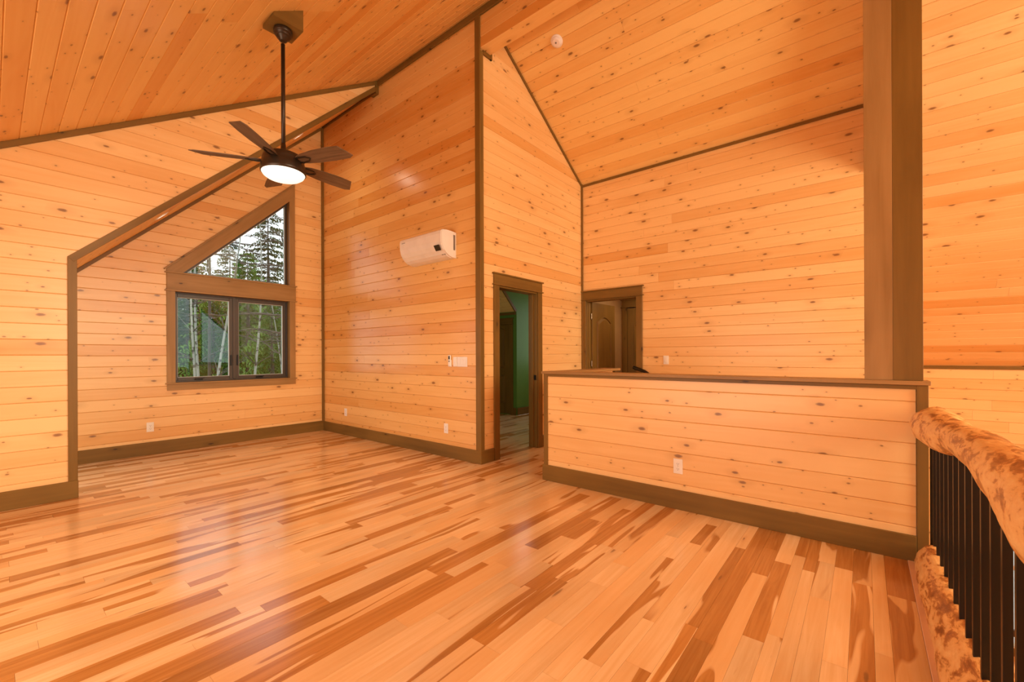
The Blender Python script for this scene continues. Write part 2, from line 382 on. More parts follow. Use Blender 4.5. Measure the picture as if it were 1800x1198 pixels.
# ---- wall_entry (closing wall left of the camera), wall_east, wall_front, wall_lower
struct('wall_entry',MB().slab([(XL,YB,0),(XL,YM+.1,0),(XL,YM+.1,1.6),(XL,YB,1.6)],(1,0,0),.1),PINE)
w=MB(); x=XE+TH_
iw=(-2.75,-1.23,-2.36,-.80)  # lower window in the east wall: y0,y1,z0,z1
w.slab([(x,YG,ZL),(x,iw[0],ZL),(x,iw[0],1.1),(x,YG,1.1)],(-1,0,0),.12)
w.slab([(x,iw[1],ZL),(x,YC+2.2,ZL),(x,YC+2.2,1.1),(x,iw[1],1.1)],(-1,0,0),.12)
w.slab([(x,iw[0],ZL),(x,iw[1],ZL),(x,iw[1],iw[2]),(x,iw[0],iw[2])],(-1,0,0),.12)
w.slab([(x,iw[0],iw[3]),(x,iw[1],iw[3]),(x,iw[1],1.1),(x,iw[0],1.1)],(-1,0,0),.12)
wall_east=struct('wall_east',w,PINE)
sheet(wall_east,(XE,0,0),(0,1,0),(0,0,1),(-1,0,0),1.035-27*.1302,1.035,.1302,lambda z:[(YG+2.6,iw[0]),(iw[1],YB)] if iw[2]<z<iw[3] else [(YG+2.6,YB)],PINE)
w=MB(); y=YG; xs=XR-(XE-XR)
# gable wall with tall windows whose tops follow the roof
gw=[(4.35,5.05),(5.25,6.35),(2.15,2.85),(.85,1.95)]
gz0=.55
def zg(x): return zstr(x) if x>XR else zstr(2*XR-x)
edges=sorted([a for q in gw for a in q]); xsg=[xs]+edges+[XE]
for i in range(len(xsg)-1):
    a,b=xsg[i],xsg[i+1]; mid=(a+b)/2; hole=any(q[0]<mid<q[1] for q in gw)
    if hole:
        w.slab([(a,y,ZL),(b,y,ZL),(b,y,gz0),(a,y,gz0)],(0,1,0),.12)
        w.slab([(a,y,zg(a)-.5),(b,y,zg(b)-.5),(b,y,zg(b)+.1),(a,y,zg(a)+.1)],(0,1,0),.12)
    elif a<XR<b: w.slab([(a,y,ZL),(b,y,ZL),(b,y,zg(b)+.1),(XR,y,ZR+.1),(a,y,zg(a)+.1)],(0,1,0),.12)
    else: w.slab([(a,y,ZL),(b,y,ZL),(b,y,zg(b)+.1),(a,y,zg(a)+.1)],(0,1,0),.12)
struct('wall_front',w,PINE)
for i,(a,b) in enumerate(gw):
    r=tag(MB().slab([(a,y-.05,gz0),(b,y-.05,gz0),(b,y-.05,zg(b)-.5),(a,y-.05,zg(a)-.5)],(0,1,0),.006).build('window_%d'%(i+4),GLASS),kind='structure')
    for (p,q) in (((a,gz0),(b,gz0)),((b,gz0),(b,zg(b)-.5)),((b,zg(b)-.5),(a,zg(a)-.5)),((a,zg(a)-.5),(a,gz0))):
        dz_=Vector((q[0]-p[0],0,q[1]-p[1])); nn=Vector((-dz_.z,0,dz_.x)); obar('window_frame',(p[0],y-.07,p[1]),(q[0],y-.07,q[1]),nn,.05,(0,1,0),.06,FRAMEM,r)
struct('wall_west',MB().slab([(xs,YG,ZL),(xs,YB,ZL),(xs,YB,1.1),(xs,YG,1.1)],(1,0,0),.1).slab([(XL,YB,ZL),(XR,YB,ZL),(XR,YB,-.05),(XL,YB,-.05)],(0,-1,0),.1).slab([(xs,YB,0),(XL,YB,0),(XL,YB,1.6),(xs,YB,1.1)],(0,-1,0),.1),PINE)
# ---- ceilings
def ceil(name,O,V,y0,y1,length,N,mat,pitch=P,flipseg=(2.6,4.8),y1p=None,voff=0,extra=0):
    V=Vector(V).normalized(); O=Vector(O); N=Vector(N).normalized()
    ya=y0-(.0 if name in ('ceiling_dormer','ceiling_closet') else .1); vs0=0 if name=='ceiling_dormer' else -.1
    b=[O+V*vs0+Vector((0,ya,0)),O+V*vs0+Vector((0,y1+.1,0)),O+V*(length+extra)+Vector((0,y1+.1,0)),O+V*(length+extra)+Vector((0,ya,0))]
    c=struct(name,MB().slab([p-N*TH_ for p in b],N,.12),mat)
    sheet(c,O,(0,1,0),V,N,voff,length,pitch,lambda v:[(y0,y1)],mat,seg=flipseg)
    return c
# left shed ceiling; starts above x=-1.3 to keep the plank count to what the room shows
x0=-2.25; k=math.hypot(1,SH)
ceil('ceiling_left',(x0,0,zshl(x0)),(1,0,SH),YB,YM,(XR-x0)*k,(SH,0,-1),PINEC,.1295)
ceil('ceiling_right',(XR,0,zshr(XR)),(1,0,-SH),YB,YC,(XD-XR+.0)*k,(-SH,0,-1),PINEC,.1305,extra=.15)
k2=math.hypot(1,.97)
ceil('ceiling_dormer',(.49,0,zstl(.49)),(1,0,.97),YM+.02,YW,(XB-.49)*k2,(.97,0,-1),PINEC,extra=.1)
k3=math.hypot(1,ST)
ceil('ceiling_stair',(XE,0,zstr(XE)),(-1,0,ST),YG,YB,(XE-XR)*k3,(-ST,0,-1),PINE,.1265)
cg=MB().slab([(xs-.1,YG-.1,5.203-ST*(XR-xs+.1)),(XR,YG-.1,ZR),(XR,YB+.1,ZR),(xs-.1,YB+.1,5.203-ST*(XR-xs+.1))],(ST,0,-1),.12)
struct('ceiling_great_room',cg,PINE)
# bedroom ceilings
struct('ceiling_bedroom',MB().slab([(XB,YC+.1,zshr(XB)),(XE+.1,YC+.1,zshr(XE+.1)),(XE+.1,5.5,zshr(XE+.1)),(XB,5.5,zshr(XB))],(-SH,0,-1),.1).build('x',TAN) and MB().slab([(XB,YC+.1,zshr(XR)+.05),(XE+.1,YC+.1,zshr(XE+.1)),(XE+.1,5.5,zshr(XE+.1)),(XB,5.5,zshr(XR)+.05)],(-SH,0,-1),.1),TAN)
bpy.data.objects.remove(bpy.data.objects['x'])
cb=ceil('ceiling_closet',(6.828,0,5.203-ST*(6.828-XR)),(-1,0,ST),5.494,7.0,(6.828-XR)*k3,(-ST,0,-1),PINEC)
# ---- bedroom walls (green)
w=MB().slab([(6.828,5.494,0),(6.828,7.05,0),(6.828,7.05,2.12),(6.828,5.494,2.12)],(-1,0,0),.08)
wg=struct('wall_bedroom',w,GREEN)
MB2=MB().slab([(6.828,5.484,0),(XE+.1,5.484,0),(XE+.1,5.484,2.5),(6.828,5.484,2.5)],(0,-1,0),.01)
MB2.slab([(6.828,5.484,2.116),(6.828,5.484,3.3),(XR,5.484,5.3),(XR,5.484,ZR)],(0,-1,0),.01)
struct('wall_closet',MB2,GREEN)
struct('wall_bedroom_side',MB().slab([(3.66,YC+.12,0),(3.66,YW+.1,0),(3.66,YW+.1,5.2),(3.66,YC+.12,5.2)],(1,0,0),.02).slab([(3.6,YW,0),(6.9,YW,0),(6.9,YW,2.1),(3.6,YW,5.2)],(0,-1,0),.1),GREEN)
# ---- hall behind the second door
w=MB().slab([(7.15,2.0,0),(7.15,YC+.1,0),(7.15,YC+.1,2.6),(7.15,2.0,2.6)],(-1,0,0),.1).slab([(XD+.13,YC-.005,0),(7.2,YC-.005,0),(7.2,YC-.005,2.6),(XD+.13,YC-.005,2.6)],(0,-1,0),.02)
w.slab([(XD+.13,2.0,0),(7.2,2.0,0),(7.2,2.0,2.6),(XD+.13,2.0,2.6)],(0,1,0),.1).slab([(XD+.1,1.9,2.5),(7.25,1.9,2.5),(7.25,YC+.05,2.5),(XD+.1,YC+.05,2.5)],(0,0,-1),.1)
struct('wall_hall',w,TAN)
# ---- floor: strips of random width, running along X
SUB=MB().box(XL-.1,-.205,-.25,3.62,YW+.1,-.019).box(3.62,2.30,-.25,XE+.1,YW+.1,-.019)
floor=struct('floor',SUB,PINE)
cand=[]
y=-.195
while y<YW-.0:
    wd=random.choice((.058,.083,.083,.108)); y1=min(y+wd,YW)
    runs=[(XL,3.6)] if y<YM+.02 else [(.2,3.6)]
    if y>2.30: runs=[(runs[0][0],3.6 if y>YC+.05 else XD+1.4)]
    if y>YC+.12-.05: runs.append((3.66,6.83 if y>5.45 else 7.88))
    for a,b in runs:
        x=a-U_(0,.8)
        while x<b:
            L=random.choice((U_(.28,.6),U_(.6,1.2),U_(.9,1.9)))
            l,r=max(a,x),min(b,x+L)
            if r-l>.03: cand.append((l,r,y,y1))
            x+=L
    y=y1
def vis(c):
    cx,cy=(c[0]+c[1])/2,(c[2]+c[3])/2
    dep=cx*Fw.x+cy*Fw.y; lat=cx*Rt.x+cy*Rt.y
    if dep<.3: return -1
    best=0
    for xx in (c[0],cx,c[1]):
        dd=xx*Fw.x+cy*Fw.y; ll=xx*Rt.x+cy*Rt.y
        if dd>.35 and abs(ll/dd)<1.22 and H/dd*FPX<600: best=1
    if not best: return -dep
    if cx>XH and cy<YC and not(cy>2.5): return -dep
    return (c[1]-c[0])*(c[3]-c[2])/dep**3
cand.sort(key=lambda c:-vis(c))
O=Vector((0,0,0));UX=Vector((1,0,0));UY=Vector((0,1,0));UZ=Vector((0,0,1))
rest=MB()
def ftone():
    r=R_(); return U_(.0,.35) if r<.42 else (U_(.35,.72) if r<.76 else U_(.78,1.15))
for i,(a,b,y0,y1) in enumerate(cand):
    g_=.0007; a+=.0004;b-=.0004;y0+=.0003;y1-=.0003
    vs,fs,pc=plank_geo(O,UX,UY,UZ,[a]*4,[b]*4,(y0,y0+g_,y1-g_,y1),g_,.018)
    if i<298: mk('floor_board',vs,fs,FLOOR,floor,pc,ftone())
    else: rest.add(vs,fs,pc,ftone())
tag(rest.build('floor_boards',FLOOR,floor),kind='stuff')
tag(board('trim_1',XL,-.228,-.10,3.474,-.1955,.004,plain('pale_floor_edging',(.80,.52,.34),.3)),kind='structure')
struct('floor_lower',MB().box(xs-.1,YG-.1,ZL-.1,XE+.1,YC,ZL),CONC)
# ------------------------------------------------------------------ half wall by the stairs
w=MB().box(XH+TH_,-.215,0,XH+.105,2.44,1.04)
wall_stair=struct('wall_stair',w,PINE)
sheet(wall_stair,(XH,0,0),(0,1,0),(0,0,1),(-1,0,0),.0725,1.03,.125,lambda z:[(-.235,2.412)],PINE,tones=lambda:U_(.0,.38))
board('cap_board',XH-.022,-.300,1.047,XH+.155,2.478,1.072,STAINR,wall_stair)
board('cap_fillet',XH-.012,-.240,1.022,XH,2.412,1.047,STAIN,wall_stair)
board('end_board',XH-.012,2.412,.15,XH+.12,2.457,1.047,STAIN,wall_stair)
board('end_board',XH-.012,-.290,-.25,XH+.135,-.238,1.047,STAIN,wall_stair)
tag(board('baseboard_stair',XH-.019,-.236,0,XH-.0005,2.470,.152,STAIN),kind='structure')
# return guard wall across the head of the stairs
w=MB().box(3.60,2.315,0,4.70,2.42,1.04); wr=struct('wall_landing',w,PINE)
sheet(wr,(0,2.315,0),(1,0,0),(0,0,1),(0,-1,0),.0725,1.03,.125,lambda z:[(3.6,4.70)],PINE)
board('cap_board',3.647,2.24,1.047,4.76,2.455,1.072,STAINR,wr)
# ------------------------------------------------------------------ trims & baseboards
def strim(name,*a,mat=STAIN): return tag(board(name,*a,mat),kind='structure')
strim('baseboard_left',XL,YM-.018,0,.492,YM-.0005,.152)
strim('baseboard_back',.45,YW-.018,0,XB-.001,YW-.0005,.158)
strim('baseboard_right',XB-.018,YC-.018,0,XB-.0005,YW-.018,.150)
strim('baseboard_center',XB-.018+.0185,YC-.018,0,3.733,YC-.0005,.150)
strim('baseboard_door',4.706,YC-.018,0,XD-.02,YC-.0005,.150)
strim('baseboard_bedroom',6.81,5.50,0,6.827,5.62,.150)
strim('baseboard_closet',6.828,5.462,0,XE,5.474,.150)
n=[2]
def T(*a,mat=STAIN):
    o=tag(board('trim_%d'%n[0],*a,mat),kind='structure'); n[0]+=1; return o
def TB(p0,p1,wd,w_,hd,h_,mat=STAIN):
    o=tag(obar('trim_%d'%n[0],p0,p1,wd,w_,hd,h_,mat),kind='structure'); n[0]+=1; return o
T(.430,YM-.018,.152,.4885,YM-.0005,2.098)                       # dormer opening, upright
sd=Vector((1,0,.965)).normalized(); up=Vector((-sd.z,0,sd.x))
TB(Vector((.4885,YM-.020,2.084))-sd*.03,Vector((.4885,YM-.020,2.084))+sd*4.19,up,.056,(0,1,0),.0195)  # dormer opening, slope
k=Vector((1,0,SH)).normalized(); dn=Vector((k.z,0,-k.x))
TB(Vector((XL,YM-.019,zshl(XL)-.001)),Vector((3.50,YM-.019,zshl(3.50)-.001)),dn,.046,(0,1,0),.0185)
sb=Vector((1,0,.97)).normalized(); db=Vector((sb.z,0,-sb.x))
TB(Vector((.5,YW-.019,zstl(.5)-.001)),Vector((3.48,YW-.019,zstl(3.48)-.001)),db,.036,(0,1,0),.0185)
T(3.476,YM-.024,4.945,XB-.001,YM+.11,5.09)
T(XB-.034,YW-.034,.158,XB-.001,YW-.001,5.0)                     # inner corner
T(XB-.020,YC-.02,.150,XB-.0008,YC+.058,5.08)                    # outer corner, left face
T(XB-.0005,YC-.02,.150,XB+.042,YC-.0008,4.68)                   # outer corner, right face
T(XB-.026,YB,5.060,XB-.0008,YM+.02,5.175)                       # ridge board
T(XB-.020,YM+.1,4.992,XB-.0008,YW,5.06)                        # dormer ceiling against right wall
T(XD-.026,YC-.026,.15,XD-.001,YC-.001,3.84)                     # far corner
kr=Vector((1,0,-SH)).normalized(); dr=Vector((-kr.z*-1,0,-kr.x)); dr=Vector((-SH,0,-1)).normalized()
TB(Vector((XR+.1,YC-.019,zshr(XR+.1)-.001)),Vector((XD,YC-.019,zshr(XD)-.001)),dr,.030,(0,1,0),.0185)
T(XD-.019,YB,3.795,XD-.0008,YC-.02,3.828)
T(XD-.020,YB-.02,ZL+.02,XD-.0008,YB+.055,3.80)                      # end board of the far wall
T(XE-.022,YG+.5,1.030,XE-.0008,YB-.01,1.068)
# boxed ridge beam carrying on from the right wall
beam=tag(MB().box(XB+.012,YB,4.72,XB+.145,YC-.0005,5.09).build('ridge_beam',PINER),'long boxed ridge beam clad in orange pine boards above the wall corner','beam')
sheet(beam,(XB-.004,0,4.700),(0,1,0),(0,0,1),(-1,0,0),0,.36,.12,lambda v:[(YB,YC-.02)],PINER,tones=lambda:U_(.55,1.0),T=.016)
sheet(beam,(XB-.004,0,4.700),(0,1,0),(1,0,0),(0,0,-1),.0,.165,.165,lambda v:[(YB,YC-.001)],PINER,tones=lambda:U_(.2,.4),T=.018,g=.002)
MB().box(XB+.043,YC-.022,4.655,XB+.19,YC-.0008,4.698).build('bearing_trim',STAIN,beam)
MB().box(XB+.163,YC-.024,4.655,XB+.192,YC-.0008,4.745).build('bearing_trim',STAIN,beam)
# ------------------------------------------------------------------ pillar
pil=tag(MB().box(XH+.001,-.134,1.0725,XH+.13,-.0005,5.35,bev=.001).build('wooden_post',STAINR),'wide brown stained wooden post standing on the end of the half wall','post')
MB().box(XH+.001,-.269,1.0725,XH+.13,-.1345,5.35,bev=.001).build('post_plank',STAIN,pil)
# ------------------------------------------------------------------ window
win=empty('window_1',(2.25,YW,.885)); tag(win,kind='structure')
def W(name,x0,y0,z0,x1,y1,z1,mat=STAINR,parent=None):
    o=board(name,x0,y0,z0,x1,y1,z1,mat); 
    if parent is None: reparent(o,win)
    else: o.parent=parent
    return o
f=YW-.020
W('casing',1.447,f,.885,1.537,YW-.0005,2.085); W('casing',2.978,f,.885,3.062,YW-.0005,2.085)
W('header',1.447,f-.004,2.095,3.068,YW-.0005,2.315); W('header_fillet',1.428,f-.016,2.081,3.086,YW-.0005,2.096)
W('header_cap',1.428,f-.018,2.315,3.086,YW-.0005,2.330); W('apron',1.450,f,.792,3.064,YW-.0005,.872); W('stool',1.432,f-.014,.872,3.082,YW+.13,.890)
W('casing',2.978,f+.002,2.330,3.062,YW-.0005,3.80)
# sloped casing of the trapezoid light
s2=Vector((1,0,.966)).normalized(); u2=Vector((-s2.z,0,s2.x))
pts=[(1.618,2.330),(1.447,2.330),(1.447,2.365),(3.062,2.365+1.615*.966),(3.062,2.330+(3.062-1.618)*.966)]
def poly_prism(name,pts,y0,y1,mat):
    m=MB(); m.slab([(p[0],y0,p[1]) for p in pts],(0,-1,0),y1-y0)
    d=s2; m.pc=[(Vector(v).dot(d)+7.3,Vector(v).dot(u2)+3.1,Vector(v).y) for v in m.v]; return m.build(name,mat)
reparent(poly_prism('sloped_casing',pts,f,YW-.0005,STAINR),win)
reparent(obar('sloped_cap',(1.428,f-.014,2.365-.012),(3.088,f-.014,2.365-.012+1.66*.966),u2,.016,(0,1,0),.036,STAINR),win)
# jambs
def J(a,b,z0,z1): return W('jamb',a,YW,z0,b,YW+.16,z1)
J(1.500,1.522,.89,2.09); J(2.985,3.006,.89,2.09); W('jamb',1.50,YW,2.085,3.0,YW+.16,2.105); J(2.985,3.006,2.33,3.70); W('jamb',1.60,YW,2.31,3.0,YW+.16,2.332)
reparent(obar('jamb',(1.60,YW,2.325),(3.0,YW,2.325+1.4*.966),-u2,-.02,(0,1,0),.16,STAINR),win)
# bronze frame and sashes
yf=YW+.095
def ringbars(name,x0,z0,x1,z1,w_,y0,y1,mat,parent):
    m=MB(); m.box(x0,y0,z0,x0+w_,y1,z1,bev=.003).box(x1-w_,y0,z0,x1,y1,z1,bev=.003).box(x0+w_,y0,z0,x1-w_,y1,z0+w_,bev=.003).box(x0+w_,y0,z1-w_,x1-w_,y1,z1,bev=.003)
    o=m.build(name,mat); o.parent=parent
    if parent is win: o.matrix_parent_inverse=Matrix.Translation(-Vector(win.location))
    return o
ringbars('frame',1.520,.890,2.988,2.086,.022,yf-.02,yf+.06,FRAMEM,win)
W('mullion',2.223,yf-.02,.90,2.262,yf+.06,2.07,FRAMEM)
for (a,b,hx,lx) in ((1.535,2.228,1.80,2.200),(2.257,2.960,2.56,2.283)):
    s=ringbars('sash',a,.905,b,2.065,.046,yf-.008,yf+.04,FRAMEM,win)
    ringbars('spacer',a+.044,.949,b-.044,2.021,.007,yf-.002,yf+.034,SPACER,s)
    mk('pane',[(a+.046,yf+.012,.951),(b-.046,yf+.012,.951),(b-.046,yf+.012,2.019),(a+.046,yf+.012,2.019),(a+.046,yf+.018,.951),(b-.046,yf+.018,.951),(b-.046,yf+.018,2.019),(a+.046,yf+.018,2.019)],[(0,1,2,3),(7,6,5,4)],GLASS,s)
    h=MB().box(hx-.035,yf-.035,.906,hx+.055,yf-.008,.924,bev=.004); h.obox((hx-.03,yf-.045,.922),(.10,0,.006),(0,.018,0),(0,0,.012),bev=.003); h.build('crank_handle',BLACKM,s)
    MB().box(lx-.008,yf-.03,1.10,lx+.008,yf-.008,1.25,bev=.004).build('sash_lock',BLACKM,s)
# trapezoid fixed light
tri=[(1.655,2.345),(2.945,2.345),(2.945,2.345+1.29*.966)]
def inset(p,d):
    c=[(Vector((q[0],q[1]))) for q in p]; out=[]
    for i in range(3):
        a,b,c_=c[i-1],c[i],c[(i+1)%3]; e1=(b-a).normalized(); e2=(c_-b).normalized()
        n1=Vector((-e1.y,e1.x)); n2=Vector((-e2.y,e2.x)); det=n1.x*n2.y-n1.y*n2.x; r1=n1.dot(b)+d; r2=n2.dot(b)+d
        out.append(((r1*n2.y-n1.y*r2)/det,(n1.x*r2-r1*n2.x)/det))
    return out
def triring(name,p,d,y0,y1,mat,parent=None):
    q=inset(p,d); vs=[(a,y,b) for y in (y0,y1) for P_ in (p,q) for a,b in P_]; fs=[]
    for i in range(3):
        j=(i+1)%3; fs+=[(i,j,3+j,3+i),(6+j,6+i,9+i,9+j),(3+i,3+j,9+j,9+i),(j,i,6+i,6+j)]
    o=mk(name,vs,fs,mat,None,[(v[0],v[2],v[1]) for v in vs]); 
    if parent is None: reparent(o,win)
    else: o.parent=parent
    return o
big=[(1.585,2.315),(2.990,2.315),(2.990,2.315+1.405*.966)]
tf=triring('fixed_frame',big,.040,yf-.01,yf+.05,FRAMEM)
qi=inset(big,.039); triring('spacer',qi,.007,yf+.0,yf+.034,SPACER,tf)
qp=inset(big,.042); mk('pane',[(a,yf+.014,b) for a,b in qp]+[(a,yf+.020,b) for a,b in qp],[(0,1,2),(5,4,3)],GLASS,tf)
# ------------------------------------------------------------------ doors
def door(name,axis,a0,a1,c0,face,sgn,zt,full=True,mat=STAIN,depth=.14,cw=.092,header=.115):
    """cased opening. axis 'x': wall plane y=face ; axis 'y': wall plane x=face ; sgn towards viewer"""
    e=empty(name,((a0+a1)/2,face,0) if axis=='x' else (face,(a0+a1)/2,0)); tag(e,kind='structure')
    def bb(nm,a,b,d0,d1,z0,z1,m=mat):
        lo,hi=sorted((face+sgn*d0,face+sgn*d1))
        o=board(nm,a,lo,z0,b,hi,z1,m) if axis=='x' else board(nm,lo,a,z0,hi,b,z1,m)
        return reparent(o,e)
    bb('casing',a0-cw,a0,.0005,.020,0,zt); bb('casing',a1,a1+cw,.0005,.020,0,zt)
    bb('header_fillet',a0-cw-.018,a1+cw+.018,.0005,.034,zt,zt+.013); bb('header',a0-cw,a1+cw,.0005,.022,zt+.013,zt+.013+header); bb('header_cap',a0-cw-.02,a1+cw+.02,.0005,.036,zt+.013+header,zt+.030+header)
    bb('jamb',a0-.012,a0+.008,-depth,0,0,zt-.0); bb('jamb',a1-.008,a1+.012,-depth,0,0,zt-.0); bb('jamb',a0,a1,-depth,0,zt-.018,zt+.002)
    return e,bb
d1,bb=door('door_1','x',3.833,4.613,YC,YC,-1,2.058)
bb('door_stop',4.592,4.606,-.10,-.055,0,2.04); bb('door_stop',3.841,3.853,-.10,-.055,0,2.04)
bb('strike_plate',4.601,4.606,-.050,-.012,.90,.965,BLACKM)
d2,bb=door('door_2','y',2.481,3.281,XD,XD,-1,2.058)
bb('door_stop',3.262,3.274,-.09,-.05,0,2.04)
# open leaf of door_2 with arched raised panel
def arch_leaf(parent,O,U,N,w_,h_,mat):
    O=Vector(O);U=Vector(U).normalized();N=Vector(N).normalized();Z=Vector((0,0,1))
    m=MB().obox(O-N*.035,U*w_,N*.035,Z*h_,bev=.002); leaf=reparent(m.build('door_leaf',mat),parent)
    def panel(z0,z1,arch):
        a0,a1=.13,w_-.13; n_=14; outer=[]
        for i in range(n_+1):
            t=i/n_; outer.append((a0+(a1-a0)*t,z1+(arch*math.sin(math.pi*t) if arch else 0)))
        ring=[(a0,z0)]+outer+[(a1,z0)]; cx=(a0+a1)/2; cz=(z0+z1)/2
        vs=[];k=len(ring)
        for s_,d in ((1,0.001),(.965,.016),(.93,.016),(.89,.002),(.74,.012)):
            for a,z in ring: vs.append(O+U*(cx+(a-cx)*s_)+Z*(cz+(z-cz)*(1-(1-s_)*.45))+N*d)
        fs=[(j*k+i,j*k+(i+1)%k,(j+1)*k+(i+1)%k,(j+1)*k+i) for j in range(4) for i in range(k)]+[tuple(range(4*k,5*k))]
        o=mk('raised_panel',vs,fs,mat,leaf,[((v-O).z+1,(v-O).dot(U)+4,0) for v in vs])
        bm=bmesh.new(); bm.from_mesh(o.data); bmesh.ops.recalc_face_normals(bm,faces=bm.faces); bm.to_mesh(o.data); bm.free()
    panel(.95,1.74,.09); panel(.22,.80,0)
    return leaf
lf=arch_leaf(d2,(XD+.135,3.250,.01),(1,-.05,0),(-.05,-1,0),.70,2.03,STAIN)
for z in (.25,1.05,1.78): MB().box(XD+.105,3.247,z,XD+.135,3.262,z+.09,bev=.003).build('hinge',plain('hinge_metal',(.35,.25,.16),.35,.8),lf)
# third door in the hall, fourth in the bedroom
d3,bb=door('door_3','y',2.35,3.235,7.15,7.15,-1,2.058,depth=.02)
l3=arch_leaf(d3,(7.149,3.235,.01),(0,-1,0),(-1,0,0),.80,2.03,STAIN)
d10,bb=door('door_10','y',5.66,6.45,6.828,6.828,-1,1.865,depth=.02,cw=.085,header=.10)
l4=arch_leaf(d10,(6.8265,6.45,.01),(0,-1,0),(-1,0,0),.79,1.85,STAIN)
TB(Vector((6.80,5.48,5.203-ST*(6.80-XR)-.0)),Vector((5.3,5.48,5.203-ST*(5.3-XR))),Vector((-ST,0,-1)),.055,(0,-1,0),.03)
T(6.80,5.50,2.055,6.827,6.9,2.105)
# ------------------------------------------------------------------ lower window in the east wall
w2=empty('window_2',(XE,(iw[0]+iw[1])/2,iw[2])); tag(w2,kind='structure')
def W2(nm,y0,z0,y1,z1,d0,d1,mat): return reparent(board(nm,XE-d0,y0,z0,XE-d1,y1,z1,mat),w2)
W2('casing',iw[1],iw[2]-.09,iw[1]+.09,iw[3]+.09,.02,.0005,STAIN); W2('casing',iw[0]-.09,iw[2]-.09,iw[0],iw[3]+.09,.02,.0005,STAIN)
W2('casing',iw[0],iw[3],iw[1],iw[3]+.09,.02,.0005,STAIN); W2('casing',iw[0],iw[2]-.09,iw[1],iw[2],.02,.0005,STAIN)
W2('muntin',iw[0],-1.42,iw[1],-1.37,-.03,-.07,WHITE); W2('muntin',iw[0],-2.235,iw[1],-2.155,-.03,-.07,FRAMEM)
for k in range(1,3):
    yy=iw[0]+(iw[1]-iw[0])*k/3; W2('mullion',yy-.03,iw[2],yy+.03,iw[3],-.03,-.07,FRAMEM)
reparent(MB().slab([(XE+.05,iw[0],iw[2]),(XE+.05,iw[1],iw[2]),(XE+.05,iw[1],iw[3]),(XE+.05,iw[0],iw[3])],(-1,0,0),.006).build('pane',GLASS),w2)
# ------------------------------------------------------------------ log railing
rail=tag(empty('log_railing',(3.47,-.31,0)),'peeled log railing with black metal balusters beside the open stairwell','railing')
def logtube(name,x0,x1,yc,zc,rf,seed,bend=0,zs=1):
    n=30; m=190; vs=[];fs=[]
    for i in range(m):
        t=i/(m-1); x=x0+(x1-x0)*t
        endr=min(1,((t*abs(x1-x0))/.05+.15))**.5 if t*abs(x1-x0)<.05 else 1
        for k in range(n):
            a=2*math.pi*k/n; c,s=math.cos(a),math.sin(a)
            p=Vector((x*1.6+seed,c*.7,s*.7)); nn=noise.noise(p*1.3)*.10+noise.noise(p*3.1)*.07+noise.noise(Vector((x*9+seed,c*2.5,s*2.5)))*.045
            r=rf(x)*(1+nn)*endr
            vs.append((x,yc(x)+r*c,zc(x)+r*s*zs))
    for i in range(m-1):
        for k in range(n): fs.append((i*n+k,(i+1)*n+k,(i+1)*n+(k+1)%n,i*n+(k+1)%n))
    fs+= [tuple(range(n)),tuple(reversed(range((m-1)*n,m*n)))]
    o=mk(name,vs,fs,LOG,None,smooth=True)
    bm=bmesh.new(); bm.from_mesh(o.data); bmesh.ops.recalc_face_normals(bm,faces=bm.faces); bm.to_mesh(o.data); bm.free()
    return reparent(o,rail)
def lerp(x,pts):
    pts=sorted(pts)
    if x<=pts[0][0]: return pts[0][1]
    for (a,va),(b,vb) in zip(pts,pts[1:]):
        if x<=b: t=(x-a)/(b-a); t=t*t*(3-2*t); return va+(vb-va)*t
    return pts[-1][1]
logtube('top_log',3.472,-2.1,lambda x:-.305,lambda x:lerp(x,[(3.47,.832),(2.86,.850),(2.43,.890),(2.05,.912),(1.65,.912),(1.2,.90)]),lambda x:lerp(x,[(3.47,.098),(3.2,.103),(2.86,.088),(2.43,.062),(2.05,.068),(1.65,.076),(1.2,.09)]),3.1)
logtube('bottom_log',3.470,-2.1,lambda x:-.325,lambda x:.035,lambda x:lerp(x,[(3.47,.105),(2.9,.11),(2.3,.112),(1.8,.11)]),9.4)
bal=None
for k in range(39):
    xk=3.548-.1437*k; zt=.86; s_=.0105
    if bal is None:
        bal=reparent(MB().box(xk-s_,-.31-s_,-.02,xk+s_,-.31+s_,zt,bev=.0015).build('baluster',BLACKM),rail); bx=xk
    else:
        c=bal.copy(); COL.objects.link(c); c.location.x=xk-bx
# handrail going down the stairs
hv,hf=tube([(XD-.07,2.50,1.055),(XD-.07,2.34,1.0),(XD-.07,1.4,.35),(XD-.07,.4,-.34)],.024,10)
tag(mk('stair_handrail',hv,hf,BLACKM,smooth=True),'black metal handrail descending the stairs below the second door','handrail')
for yy,zz in ((2.36,.985),(1.0,.05)):
    MB().box(XD-.072,yy-.01,zz-.05,XD-.0005,yy+.01,zz-.02,bev=.003).build('rail_bracket',BLACKM,bpy.data.objects['stair_handrail'])
